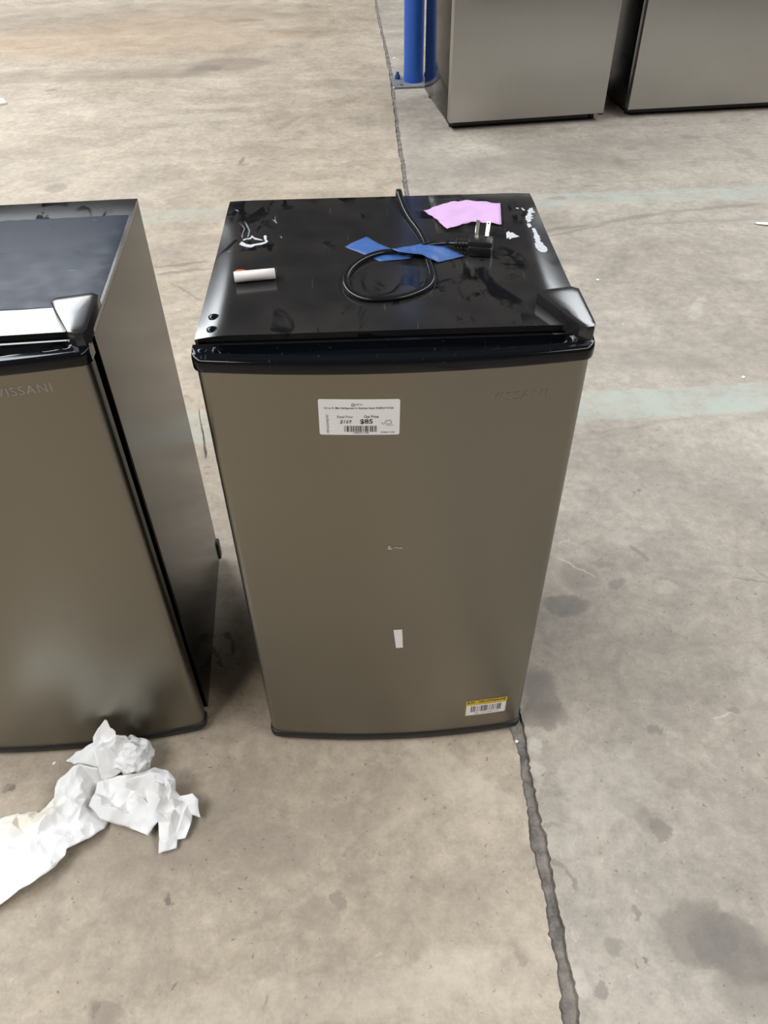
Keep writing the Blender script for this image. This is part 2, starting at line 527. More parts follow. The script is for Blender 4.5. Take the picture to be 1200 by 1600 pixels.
# ------------------------------------------------------------------ text and stickers
def text_bm(txt, size, bold=0.0, shear=0.0, space=1.0):
    """lettering as a flat mesh, centred on its own box, x right and y up"""
    c = bpy.data.curves.new('t', 'FONT')
    c.body = txt
    c.size = size
    c.offset = bold
    c.shear = shear
    c.space_character = space
    c.align_x = 'CENTER'
    c.align_y = 'CENTER'
    c.resolution_u = 3
    o = bpy.data.objects.new('t', c)
    COL.objects.link(o)
    dg = bpy.context.evaluated_depsgraph_get()
    me = bpy.data.meshes.new_from_object(o.evaluated_get(dg))
    b = bmesh.new()
    b.from_mesh(me)
    bpy.data.objects.remove(o)
    bpy.data.curves.remove(c)
    bpy.data.meshes.remove(me)
    return b


def join(bm, other, dx=0, dy=0, rot=0, width=None, height=None):
    xs = [v.co.x for v in other.verts]
    ys = [v.co.y for v in other.verts]
    if xs:
        cx, cy = (max(xs) + min(xs)) / 2, (max(ys) + min(ys)) / 2
        kx = width / (max(xs) - min(xs)) if width else 1
        ky = height / (max(ys) - min(ys)) if height else (kx if width else 1)
        R = Matrix.Rotation(rot, 2)
        for v in other.verts:
            p = R @ Vector(((v.co.x - cx) * kx, (v.co.y - cy) * ky))
            v.co = Vector((p.x + dx, p.y + dy, 0))
    me = bpy.data.meshes.new('t')
    other.to_mesh(me)
    other.free()
    bm.from_mesh(me)
    bpy.data.meshes.remove(me)


def rect(bm, x0, x1, y0, y1):
    vs = [bm.verts.new((x, y, 0)) for x, y in ((x0, y0), (x1, y0), (x1, y1), (x0, y1))]
    bm.faces.new(vs)


def rounded_sheet(w_, h_, r, nx=14):
    """rectangle with rounded corners as vertical strips, so that it can follow the bowed door"""
    xs = [-w_ / 2 + r * (1 - math.cos(math.pi / 2 * i / 4)) for i in range(5)]
    xs += [-w_ / 2 + r + (w_ - 2 * r) * i / nx for i in range(1, nx)]
    xs += [w_ / 2 - r * (1 - math.cos(math.pi / 2 * i / 4)) for i in range(4, -1, -1)]
    bm = bmesh.new()
    rows = []
    for x in xs:
        d = abs(x) - (w_ / 2 - r)
        hh = h_ / 2 if d <= 0 else h_ / 2 - r + math.sqrt(max(0, r * r - d * d))
        rows.append((bm.verts.new((x, -hh, 0)), bm.verts.new((x, hh, 0))))
    for a, b in zip(rows, rows[1:]):
        bm.faces.new((a[0], b[0], b[1], a[1]))
    return bm


# ------------------------------------------------------------------ the mini fridge
FW, FD, FH = 0.474, 0.409, 0.841
DV = 0.2335           # half width of the door
DT, DS = 0.040, 0.017  # door depth at its sides, bow of its front
CR = 0.013            # corner radius of the door in plan


def front_y(x, v=DV, extra=0.0):
    ax = min(abs(x), v)
    y = -(DT + DS * (1 - (ax / v) ** 2)) - extra
    d = ax - (v - CR)
    if d > 0:
        y += CR - math.sqrt(max(0, CR * CR - d * d))
    return y


def on_door(bm, cx, cz, rot, lift, sub=0):
    """lay a flat drawing on the bowed door front, centred at cx, cz"""
    R = Matrix.Rotation(rot, 2)
    for v in bm.verts:
        p = R @ Vector((v.co.x, v.co.y))
        x, z = cx + p.x, cz + p.y
        v.co = Vector((x, front_y(x) - lift + v.co.z, z))
    return bm


def plan_profile(v, extra):
    """door outline seen from above, left back to right back"""
    pts = [(-v - extra, -0.014)]
    n = 44
    for i in range(n + 1):
        s = -1 + 2 * i / n
        pass
    xs = []
    for i in range(9):
        xs.append(-v + CR * (1 - math.cos(math.pi / 2 * i / 8)))
    m = 30
    for i in range(1, m):
        xs.append(-(v - CR) + 2 * (v - CR) * i / m)
    for i in range(8, -1, -1):
        xs.append(v - CR * (1 - math.cos(math.pi / 2 * i / 8)))
    for x in xs:
        k = (v + extra) / v
        pts.append((x * k, front_y(x, v, extra)))
    pts.append((v + extra, -0.014))
    return pts


def extrude_profile(pts, zs_off, cap=True):
    """stack the closed outline at several heights; zs_off = [(z, outward offset)]"""
    bm = bmesh.new()
    rings = []
    for z, off in zs_off:
        ring = []
        for x, y in pts:
            k = 1 + off / DV
            ring.append(bm.verts.new((x * k, y - (off if y < -0.02 else 0), z)))
        rings.append(ring)
    n = len(pts)
    for a, b in zip(rings, rings[1:]):
        for i in range(n):
            bm.faces.new((a[i], a[(i + 1) % n], b[(i + 1) % n], b[i]))
    if cap:
        bm.faces.new(rings[0])
        bm.faces.new(rings[-1])
    return bm


def top_z(x, y, roll=0.0046):
    """crowned sheet-metal top: flat middle, rolled towards the sides"""
    e = (abs(x) - (FW / 2 - 0.044)) / 0.044
    dz = roll * max(0, e) ** 2 * (1 - 0.75 * sstep(0.24, 0.40, y))
    f = (0.030 - y) / 0.030
    dz += 0.0006 * max(0, f) ** 2
    b = (y - (FD - 0.050)) / 0.050
    dz += 0.0010 * max(0, b) ** 2
    return FH + 0.001 - dz


def make_fridge(loc, rz, label, dirt, roll):
    root = thing('mini_refrigerator', loc, label, 'refrigerator', rz, 'mini refrigerators standing side by side')
    hw = FW / 2
    # cabinet shell: sides and back, with the compressor step at the back bottom
    bm = box_bm(-hw, hw, 0, FD, 0.018, FH - 0.006, 0.0015, 1)
    mesh_obj('cabinet', bm, M['side_grey'], root, 40)
    box = box_bm(-hw + 0.01, hw + 0.004, FD - 0.012, FD + 0.012, 0.012, 0.062, 0.003, 1)
    mesh_obj('rear_foot_plate', box, M['trim'], root, 40)
    for sx in (-1, 1):
        for yy in (0.035, FD - 0.05):
            mesh_obj('foot', cyl_bm((sx * (hw - 0.04), yy, 0), 0.016, 0.022, 16, 0.002), M['trim'], root, 40)
    # top panel
    bm = bmesh.new()
    nx, ny = 64, 40
    vs = []
    for i in range(nx + 1):
        x = -hw + FW * i / nx
        row = []
        for j in range(ny + 1):
            y = FD * j / ny
            wob = 0.00022 * noise.noise(Vector((x * 11, y * 9, dirt * 5.0)))
            row.append(bm.verts.new((x, y, top_z(x, y, roll) + wob)))
        vs.append(row)
    for i in range(nx):
        for j in range(ny):
            bm.faces.new((vs[i][j], vs[i + 1][j], vs[i + 1][j + 1], vs[i][j + 1]))
    # skirt down to the cabinet
    rim = [vs[i][0] for i in range(nx + 1)] + [vs[nx][j] for j in range(1, ny + 1)] + \
          [vs[i][ny] for i in range(nx - 1, -1, -1)] + [vs[0][j] for j in range(ny - 1, 0, -1)]
    lowr = [bm.verts.new((v.co.x, v.co.y, FH - 0.007)) for v in rim]
    n = len(rim)
    for i in range(n):
        bm.faces.new((rim[i], rim[(i + 1) % n], lowr[(i + 1) % n], lowr[i]))
    mesh_obj('top_panel', bm, M['top'], root, 35)
    # gasket between cabinet and door
    mesh_obj('door_gasket', box_bm(-DV + 0.007, DV - 0.007, -0.0145, 0.0005, 0.03, FH - 0.012, 0.002, 1), M['gasket'], root, 40)
    # door
    door = mesh_obj('door', extrude_profile(plan_profile(DV, 0), [(0.026, 0), (0.35, 0), (0.6, 0), (0.8195, 0)]), M['steel'], root, 50)
    mesh_obj('bottom_trim', extrude_profile(plan_profile(DV, 0), [(0.010, 0.001), (0.012, 0.0025), (0.0245, 0.0025), (0.0265, 0.001)]), M['trim'], door, 50)
    # cap along the top of the door with its long finger groove
    bm = bmesh.new()
    v, ex = DV + 0.0035, 0.003
    yb = -0.0125
    xs = []
    for i in range(9):
        xs.append(-v + CR * (1 - math.cos(math.pi / 2 * i / 8)) + (0.0003 if i == 0 else 0))
    xs += [-(v - CR) + 2 * (v - CR) * i / 120 for i in range(1, 120)]
    xs += [-x for x in reversed(xs[:9])]
    zb, zt_ = 0.8185, 0.8385
    secs = []
    for x in xs:
        yf = front_y(x, v, ex)
        mx = sstep(v - 0.024, v - 0.034, abs(x))
        cen = 1 - (abs(x) / v) ** 2
        sec = [(yb, zb), (yb, zt_ - 0.001), (yb - 0.001, zt_)]
        n = 26
        y0, y1 = yb - 0.001, yf + 0.006
        u1 = (0.0125 + 0.014 * max(0, cen)) / abs(y1 - y0)
        for k in range(1, n):
            u = k / n
            dep = sstep(0.12, 0.17, u) * (1 - sstep(u1, u1 + 0.12, u))
            sl = 0.0022 * sstep(0.45, 1.0, u)
            sec.append((y0 + (y1 - y0) * u, zt_ - 0.011 * dep * mx - sl))
        for a in range(0, 6):
            t = math.pi / 2 * a / 5
            sec.append((yf + 0.006 * (1 - math.sin(t)), zt_ - 0.0022 - 0.006 * (1 - math.cos(t))))
        sec += [(yf + 0.0005, zb + 0.002), (yf + 0.002, zb)]
        secs.append([bm.verts.new((x, y, z)) for y, z in sec])
    for a, b in zip(secs, secs[1:]):
        for k in range(len(a)):
            k2 = (k + 1) % len(a)
            bm.faces.new((a[k], b[k], b[k2], a[k2]))
    bm.faces.new(secs[0])
    bm.faces.new(secs[-1])
    cap = mesh_obj('door_cap', bm, M['cap'], door, 45)
    cap['label'] = 'glossy black plastic door cap with a finger groove'
    # hinge cover at the right front corner
    bm = bmesh.new()
    out = [(0.181, 0.052), (0.186, 0.060), (0.228, 0.071), (0.2365, 0.066), (0.2372, -0.020), (0.2335, -0.0285), (0.2245, -0.0315), (0.2165, -0.027)]
    rings = []
    cx = sum(p[0] for p in out) / len(out)
    cy = sum(p[1] for p in out) / len(out)
    for z, s in ((FH - 0.006, 1.0), (0.8545, 1.0), (0.8565, 0.975), (0.8569, 0.90)):
        rings.append([bm.verts.new((cx + (x - cx) * s, cy + (y - cy) * s, z)) for x, y in out])
    n = len(out)
    for a, b in zip(rings, rings[1:]):
        for i in range(n):
            bm.faces.new((a[i], a[(i + 1) % n], b[(i + 1) % n], b[i]))
    prev = rings[-1]
    for k in (0.78, 0.64, 0.5, 0.36, 0.22, 0.1):
        ring = [bm.verts.new((cx + (x - cx) * k, cy + (y - cy) * k, 0.8571)) for x, y in out]
        for i in range(n):
            bm.faces.new((prev[i], prev[(i + 1) % n], ring[(i + 1) % n], ring[i]))
        prev = ring
    bm.faces.new(prev)
    for q in bm.verts:
        if q.co.z > 0.85:
            q.co.z -= 1.3 * max(0, q.co.x - 0.192) ** 2
    mesh_obj('hinge_cover', bm, M['top'], root, 35)
    # plugs of the unused hinge holes, left front corner
    for x, y in ((-0.219, 0.047), (-0.2175, 0.017)):
        bm = bmesh.new()
        bmesh.ops.create_uvsphere(bm, u_segments=20, v_segments=10, radius=1)
        for q in bm.verts:
            q.co = Vector((x + q.co.x * 0.0068, y + q.co.y * 0.0068, top_z(x, y, roll) + q.co.z * 0.0022))
        mesh_obj('hole_plug', bm, M['cap'], root, 180)
    bm = bmesh.new()
    bmesh.ops.create_uvsphere(bm, u_segments=20, v_segments=10, radius=1)
    for q in bm.verts:
        q.co = Vector((-0.2245 + q.co.x * 0.0062, -0.0262 + q.co.y * 0.0055, 0.8380 + q.co.z * 0.0016))
    mesh_obj('hole_plug', bm, M['cap'], cap, 180)
    return root, door


fridge, door = make_fridge((0, 0, 0), 0, 'silver mini refrigerator in the middle with a white price label on its door', 1, 0.0046)
fridge2, door2 = make_fridge((-0.598, 0.008, 0), math.radians(3.4), 'silver mini refrigerator at the left with a crumpled paper towel lying before its door', 2, 0.0014)

# dull protective film still on the left fridge's top
bm = bmesh.new()
xs_ = [-FW / 2 + 0.004 + (FW - 0.008) * i / 40 for i in range(41)]
ys_ = [0.062 + (0.342 - 0.062) * j / 24 for j in range(25)]
gv = [[bm.verts.new((x, y + 0.0012 * noise.noise(Vector((x * 40, y * 20, 1))), top_z(x, y, 0.0014) + 0.0005)) for y in ys_] for x in xs_]
for i in range(40):
    for j in range(24):
        bm.faces.new((gv[i][j], gv[i + 1][j], gv[i + 1][j + 1], gv[i][j + 1]))
o = mesh_obj('protective_film', bm, M['film'], fridge2, 180)
o['label'] = 'dull bluish protective film with scratches'

# brand lettering on both doors
bm = bmesh.new()
join(bm, text_bm('VISSANI', 0.02, 0.0, 0, 1.15), width=0.071, height=0.0118)
o = mesh_obj('brand_lettering', on_door(bm, 0.150, 0.776, 0.0, 0.0003), M['ghost'], door)
o['label'] = 'faint worn-off brand lettering'
bm = bmesh.new()
join(bm, text_bm('VISSANI', 0.02, 0.0, 0, 1.15), width=0.064, height=0.0122)
o = mesh_obj('brand_lettering', on_door(bm, 0.1525, 0.7955, 0.0, 0.0003), M['logo'], door2)
o['label'] = 'pale brand lettering'

# price label: corners sit at (494,621) (623,620) (624,676) (498,677) in the photograph
LW, LH = 0.0985, 0.0535
cxl, czl, rl = -0.0440, 0.7565, -0.020
lab = mesh_obj('price_label', on_door(rounded_sheet(LW, LH, 0.0025), cxl, czl, rl, 0.0004), M['paper'], door)
lab['label'] = 'white price label reading $85'
U, V = LW / 1055.0, LH / 450.0


def lp(x, y):
    """a spot of the label, from the photograph's own proportions, to label metres"""
    return ((x - 603) * U, (308 - y) * V)


def put(bm, txt, x0, x1, y, hpx, bold=0.0, shear=0.0, rot=0.0):
    dx, dy = lp((x0 + x1) / 2, y)
    wd = (x1 - x0) * U
    if rot:
        wd = (x1 - x0) * U
    join(bm, text_bm(txt, 0.01, bold, shear), dx, dy, rot, wd, hpx * V)


ink = bmesh.new()
put(ink, '3.2 cu. ft. Mini Refrigerator in Stainless Steel, ENERGY STAR', 150, 1048, 195, 30, 0.00012)
put(ink, 'Our Price:', 665, 860, 297, 34, 0.00012)
put(ink, '$85', 612, 778, 362, 66, 0.0002)
put(ink, 'sell co.', 558, 655, 146, 24)
on_door(ink, cxl, czl, rl, 0.0006)
mesh_obj('bold_lettering', ink, M['ink'], lab)
ink = bmesh.new()
put(ink, 'Retail Price:', 312, 522, 300, 32, 0, 0.2)
put(ink, '$169', 348, 502, 365, 52, 0.0001, 0.25)
put(ink, '1308603511308', 520, 722, 505, 20)
put(ink, '8538660113005', 885, 1068, 498, 20)
dx, dy = lp(188, 388)
join(ink, text_bm('MF1010740797', 0.01), dx, dy, math.pi / 2, 232 * V, 34 * U)
# ring emblem
ex_, ey_ = lp(527, 154)
for i in range(20):
    a, b = 2 * math.pi * i / 20, 2 * math.pi * (i + 1) / 20
    vs = [ink.verts.new((ex_ + r * math.cos(t), ey_ + r * math.sin(t), 0)) for r, t in ((0.0022, a), (0.0022, b), (0.0013, b), (0.0013, a))]
    ink.faces.new(vs)


def stroke(bm, pts, wd):
    for (ax, ay), (bx, by) in zip(pts, pts[1:]):
        d = Vector((bx - ax, by - ay))
        if d.length < 1e-9:
            continue
        nrm = Vector((-d.y, d.x)).normalized() * wd / 2
        e = d.normalized() * wd * 0.3
        vs = [bm.verts.new((x, y, 0)) for x, y in ((ax - nrm.x - e.x, ay - nrm.y - e.y), (bx - nrm.x + e.x, by - nrm.y + e.y), (bx + nrm.x + e.x, by + nrm.y + e.y), (ax + nrm.x - e.x, ay + nrm.y - e.y))]
        bm.faces.new(vs)


stroke(ink, [lp(*p) for p in ((890, 372), (915, 395), (935, 385), (950, 345))], 0.0006)
stroke(ink, [lp(*p) for p in ((960, 362), (975, 345), (1010, 345), (1026, 368), (1015, 390), (975, 395), (955, 382))], 0.0006)
stroke(ink, [lp(*p) for p in ((948, 402), (985, 412), (1045, 405))], 0.0005)
on_door(ink, cxl, czl, rl, 0.0006)
mesh_obj('thin_lettering', ink, M['ink_grey'], lab)


def barcode(x0, x1, y0, y1, seed, n):
    rnd = random.Random(seed)
    bm = bmesh.new()
    ws = [rnd.choice((1, 1, 2, 3)) for _ in range(2 * n - 1)]
    k = (x1 - x0) / sum(ws)
    x = x0
    for i, q in enumerate(ws):
        if i % 2 == 0:
            rect(bm, x, x + q * k, y0, y1)
        x += q * k
    return bm


(bx0, by0), (bx1, by1) = lp(402, 492), lp(832, 414)
mesh_obj('barcode', on_door(barcode(bx0, bx1, by0, by1, 4, 26), cxl, czl, rl, 0.0006), M['ink'], lab)

# yellow and white sticker at the lower right of the door
YW, YH = 0.0755, 0.0480
yx, yz, yr = 0.1640, 0.0925, -0.004
st = mesh_obj('clearance_sticker', on_door(rounded_sheet(YW, YH, 0.002), yx, yz, yr, 0.0004), M['yellow'], door)
st['label'] = 'small yellow-edged sticker with a barcode'
bm = rounded_sheet(YW - 0.003, YH * 0.66, 0.0006)
for q in bm.verts:
    q.co.y -= YH * 0.145
mesh_obj('white_field', on_door(bm, yx, yz, yr, 0.0006), M['paper'], st)
bm = bmesh.new()
join(bm, text_bm('RTV', 0.01, 0.00018, 0.1), -0.0285, 0.0178, 0, 0.0135, 0.0072)
join(bm, text_bm('YELLOW/JAUNE', 0.01, 0.00018, 0.1), 0.0100, 0.0178, 0, 0.0500, 0.0072)
mesh_obj('lettering', on_door(bm, yx, yz, yr, 0.0007), M['ink'], st)
bm = barcode(-0.028, 0.028, -0.013, 0.006, 9, 24)
join(bm, text_bm('4021 0751 3386 0110', 0.01), 0.002, -0.0175, 0, 0.046, 0.0035)
mesh_obj('barcode', on_door(bm, yx, yz, yr, 0.0008), M['ink_grey'], st)

# torn white scrap with a serrated edge
bm = bmesh.new()
hts = [-0.024 + 0.048 * i / 16 for i in range(17)]
for i in range(16):
    r0 = 0.0062 + (0.0012 if i % 2 else -0.0008)
    r1 = 0.0062 + (0.0012 if (i + 1) % 2 else -0.0008)
    sk = 0.0004
    vs = [bm.verts.new(p) for p in ((-0.0062 + sk * (8 - i) * 0.4, hts[i], 0), (r0, hts[i], 0), (r1, hts[i + 1], 0), (-0.0062 + sk * (7 - i) * 0.4, hts[i + 1], 0))]
    bm.faces.new(vs)
o = mesh_obj('tape_scrap', on_door(bm, 0.0040, 0.315, 0.03, 0.0006), M['paper'], door)
o['label'] = 'torn white tape scrap with a serrated edge'
# small paint nick
bm = bmesh.new()
stroke(bm, [(-0.0075, 0.002), (-0.0085, -0.003), (-0.005, -0.003)], 0.003)
stroke(bm, [(-0.001, -0.0012), (0.004, -0.0005), (0.006, -0.003)], 0.0018)
stroke(bm, [(0.008, -0.001), (0.010, -0.003)], 0.002)
o = mesh_obj('glue_fleck', on_door(bm, -0.0015, 0.528, 0, 0.0006), M['residue'], door)

# ------------------------------------------------------------------ what is stuck on top of the middle fridge
ZT = FH + 0.001


def tp(px, py, h=0.0):
    return at(px, py, z=ZT + h)


def sheet(name, pts, interior, mat, parent, scale=1.0, off=(0, 0), base=0.0006, sub=1, amp=0.0004, thick=0.0003, plane=None, seed=0, smooth=True):
    """a thin sheet from its outline; each point is (u, v, height): a spot and how far it stands off the surface"""
    plane = ZT if plane is None else plane
    P = [at(off[0] + u * scale, off[1] + v * scale, z=plane + base + h) for u, v, h in pts + interior]
    n = len(pts)
    res = delaunay_2d_cdt([Vector((p.x, p.y)) for p in P], [(i, (i + 1) % n) for i in range(n)], [], 1, 1e-7)
    vco, faces, orig = res[0], res[2], res[3]
    bm = bmesh.new()
    vs = []
    for i, q in enumerate(vco):
        z = P[orig[i][0]].z if orig[i] else plane + base
        vs.append(bm.verts.new((q.x, q.y, z)))
    for f in faces:
        try:
            bm.faces.new([vs[i] for i in f])
        except ValueError:
            pass
    if sub:
        bmesh.ops.subdivide_edges(bm, edges=bm.edges, cuts=sub, use_grid_fill=True, smooth=0.0)
    bmesh.ops.triangulate(bm, faces=bm.faces)
    if amp:
        for v in bm.verts:
            q = v.co * (1.0 if scale > 0.25 else 1.0)
            k = noise.noise(Vector((q.x * 90, q.y * 90, seed))) + 0.5 * noise.noise(Vector((q.x * 220, q.y * 220, seed + 5)))
            v.co.z = max(plane + base, v.co.z + amp * k)
    o = mesh_obj(name, bm, mat, parent, 60 if smooth else None)
    sm = o.modifiers.new('thickness', 'SOLIDIFY')
    sm.thickness = thick
    sm.offset = 1.0
    return o


K3 = 280 / 1200.0
O3 = (520, 280)
# blue masking tape, under the loop and over the crossing
o = sheet('blue_tape', [(80, 455, 0), (120, 430, 0.001), (225, 385, 0), (300, 428, 0), (385, 464, 0), (460, 490, 0), (545, 512, 0), (520, 530, 0.001), (430, 540, 0.001), (320, 552, 0), (285, 538, 0), (240, 518, 0), (160, 486, 0)],
          [(230, 450, 0.0015), (340, 500, 0.001), (430, 505, 0)], M['blue_tape'], fridge, K3, O3, 0.0004, 2, 0.0006, 0.00025, seed=1)
o['label'] = 'blue masking tape strip lying under the cord loop'
o = sheet('blue_tape', [(395, 468, 0.008), (470, 455, 0.0085), (560, 440, 0.008), (640, 418, 0.007), (700, 418, 0.003), (760, 452, 0.002), (830, 490, 0.001), (885, 515, 0.001), (800, 535, 0), (705, 558, 0), (650, 530, 0.006), (600, 505, 0.0075), (520, 496, 0.008), (440, 486, 0.008)],
          [(520, 470, 0.0095), (610, 470, 0.0088), (680, 470, 0.0082), (745, 505, 0.0032), (690, 515, 0.004), (560, 480, 0.0075), (640, 445, 0.0092)], M['blue_tape'], fridge, K3, O3, 0.0012, 2, 0.0010, 0.00025, seed=2)
o['label'] = 'blue masking tape strip holding the cord crossing down'

# pink note and the clear tape over it
note = sheet('pink_note', [(607, 213, 0.001), (690, 182, 0.003), (790, 150, 0.004), (890, 143, 0.003), (1000, 150, 0.001), (1122, 160, 0.002), (1130, 302, 0.003), (1030, 292, 0.001), (930, 285, 0), (850, 308, 0.002), (765, 335, 0.006), (725, 300, 0.003), (688, 264, 0.001), (645, 236, 0.002)],
             [(760, 210, 0.006), (700, 245, 0.001), (850, 190, 0.006), (850, 240, 0.001), (910, 210, 0.003), (770, 270, 0.004), (1020, 220, 0.001), (930, 170, 0.001), (800, 190, 0.001)],
             M['pink'], fridge, K3, O3, 0.0004, 3, 0.0018, 0.0002, seed=3)
note['label'] = 'torn pink paper note'
o = sheet('clear_tape', [(640, 105, 0), (855, 95, 0), (905, 355, 0), (690, 362, 0)], [(800, 230, 0.0)], M['clear'], fridge, K3, O3, 0.0002, 2, 0.0003, 0.0002, seed=4)
o['label'] = 'clear tape patch'

# glue left by torn-off labels
KL, OL = 170 / 1007.0, (290, 290)
KR, OR = 160 / 985.0, (790, 300)


def residue(polys, k, off, mat, lab_=None):
    for pl in polys:
        bm = bmesh.new()
        P = [at(off[0] + u * k, off[1] + v * k, z=ZT) for u, v in pl]
        n = len(P)
        r = delaunay_2d_cdt([Vector((p.x, p.y)) for p in P], [(i, (i + 1) % n) for i in range(n)], [], 1, 1e-7)
        vs = [bm.verts.new((q.x, q.y, top_z(q.x, q.y) + 0.0005)) for q in r[0]]
        for f in r[2]:
            bm.faces.new([vs[i] for i in f])
        o = mesh_obj('glue_residue', bm, mat, fridge)
        t = o.modifiers.new('thickness', 'SOLIDIFY')
        t.thickness = 0.0004
        if lab_:
            o['label'] = lab_


residue([[(497, 543), (518, 518), (540, 530), (565, 545), (600, 550), (640, 542), (700, 532), (738, 520), (725, 490), (722, 470), (738, 460), (752, 472), (748, 500), (764, 518), (745, 535), (700, 550), (650, 556), (610, 574), (570, 572), (530, 560)],
         [(530, 500), (570, 490), (596, 488), (614, 464), (640, 484), (690, 498), (720, 508), (690, 508), (640, 500), (618, 482), (600, 498), (560, 500), (535, 512)]],
        KL, OL, M['residue'], 'white torn glue residue ring')
residue([[(515, 470), (540, 400), (520, 365), (495, 345), (530, 370), (550, 400), (530, 450), (528, 490)], [(570, 480), (585, 420), (560, 370), (545, 330), (570, 360), (598, 420), (585, 475)],
         [(800, 318), (825, 322), (828, 275), (833, 320), (850, 355), (830, 345), (818, 330)], [(384, 600), (418, 602), (402, 610)], [(455, 215), (490, 230), (492, 238), (470, 232)], [(870, 470), (895, 478), (890, 490)]],
        KL, OL, M['residue_thin'])


def feather(spine, wl, wr, seed):
    rnd = random.Random(seed)
    L_, R_ = [], []
    for i, (x, y) in enumerate(spine):
        t = i / (len(spine) - 1)
        e = math.sin(math.pi * min(1, max(0.06, t))) ** 0.4
        L_.append((x - wl * e * rnd.uniform(0.35, 1.1), y + rnd.uniform(-3, 3)))
        R_.append((x + wr * e * rnd.uniform(0.25, 1.25), y + rnd.uniform(-8, 3)))
    return L_ + R_[::-1]


def spine(a, b, n):
    return [(a[0] + (b[0] - a[0]) * i / n, a[1] + (b[1] - a[1]) * i / n) for i in range(n + 1)]


residue([feather(spine((238, 150), (212, 290), 16), 30, 48, 1), feather(spine((268, 345), (345, 568), 26), 26, 40, 2),
         [(280, 490), (330, 470), (400, 520), (405, 548), (385, 570), (350, 574), (320, 562), (290, 530)],
         [(205, 300), (235, 298), (252, 325), (225, 340), (210, 325)], [(100, 152), (128, 155), (125, 162), (102, 160)], [(150, 150), (185, 168), (180, 178), (158, 164)]],
        KR, OR, M['residue'], 'white scraped glue residue beside the right edge')
residue([[(8, 420), (5, 395), (30, 378), (45, 395), (62, 390), (100, 415), (134, 430), (100, 438), (60, 445), (40, 458), (30, 440), (10, 452)]], KR, OR, M['residue'], 'small white glue fleck')

# power cord with a moulded plug
def catmull(P, per=10):
    P = [P[0] * 2 - P[1]] + P + [P[-1] * 2 - P[-2]]
    out = []
    for i in range(1, len(P) - 2):
        a, b, c, d = P[i - 1:i + 3]
        for k in range(per):
            t = k / per
            out.append(0.5 * ((2 * b) + (c - a) * t + (2 * a - 5 * b + 4 * c - d) * t * t + (3 * b - a - 3 * c + d) * t ** 3))
    out.append(P[-2])
    return out


def sweep(path, sec, closed_ends=True, scale=None):
    bm = bmesh.new()
    rings = []
    n = len(path)
    side0 = None
    for i, p in enumerate(path):
        d = (path[min(i + 1, n - 1)] - path[max(i - 1, 0)]).normalized()
        up = Vector((0, 0, 1))
        s = d.cross(up)
        if s.length < 0.25:
            s = side0 if side0 is not None else Vector((1, 0, 0))
        s = (s - d * s.dot(d)).normalized()
        if side0 is not None and s.dot(side0) < 0:
            s = -s
        side0 = s
        u = s.cross(d)
        k = scale(i / (n - 1)) if scale else 1
        rings.append([bm.verts.new(p + s * a * k + u * b * k) for a, b in sec])
    m = len(sec)
    for a, b in zip(rings, rings[1:]):
        for i in range(m):
            bm.faces.new((a[i], a[(i + 1) % m], b[(i + 1) % m], b[i]))
    if closed_ends:
        bm.faces.new(rings[0])
        bm.faces.new(rings[-1])
    return bm


def c3(u, v, h):
    return tp(O3[0] + u * K3, O3[1] + v * K3, h)


hc = 0.0038
cord_pts = [Vector((0.026, 0.4245, 0.60)), Vector((0.028, 0.4245, 0.75)), Vector((0.029, 0.4235, 0.825)), c3(440, 75, 0.010), c3(462, 140, 0.0085), c3(488, 205, 0.006), c3(525, 268, hc), c3(575, 335, hc),
            c3(612, 400, hc), c3(632, 460, hc), c3(638, 540, hc), c3(658, 610, hc), c3(665, 665, hc), c3(635, 715, hc), c3(560, 755, hc), c3(460, 785, hc),
            c3(330, 800, hc), c3(215, 795, hc), c3(130, 760, hc), c3(88, 705, hc), c3(92, 640, hc), c3(140, 575, hc), c3(225, 520, hc + .0005), c3(330, 487, hc + .001),
            c3(430, 480, hc + .001), c3(520, 465, hc + .001), c3(585, 452, hc + .0038), c3(640, 436, hc + .0055), c3(700, 428, hc + .005), c3(770, 424, 0.0075), c3(830, 428, 0.009)]
sec = [(0.0042 * math.cos(t) * (1 + 0.06 * math.cos(2 * t)), 0.0030 * math.sin(t) * (1 - 0.28 * math.sin(t) ** 8)) for t in [2 * math.pi * i / 20 for i in range(20)]]
cord = mesh_obj('power_cord', sweep(catmull(cord_pts), sec), M['cord'], fridge, 180)
cord['label'] = 'black power cord looped and taped to the top'
# strain relief with ribs
pa, pb = c3(815, 428, 0.009), c3(925, 432, 0.010)
bm = sweep([pa.lerp(pb, i / 8) for i in range(9)], [(0.0052 * math.cos(t), 0.0045 * math.sin(t)) for t in [2 * math.pi * i / 16 for i in range(16)]], scale=lambda t: 0.9 + 0.35 * t)
mesh_obj('strain_relief', bm, M['plug'], cord, 60)
for i in range(4):
    q = pa.lerp(pb, 0.15 + 0.22 * i)
    dirv = (pb - pa).normalized()
    bm = sweep([q - dirv * 0.0013, q + dirv * 0.0013], [(0.0072 * math.cos(t), (0.0062 * math.sin(t))) for t in [2 * math.pi * k / 16 for k in range(16)]])
    mesh_obj('rib', bm, M['plug'], cord, 60)
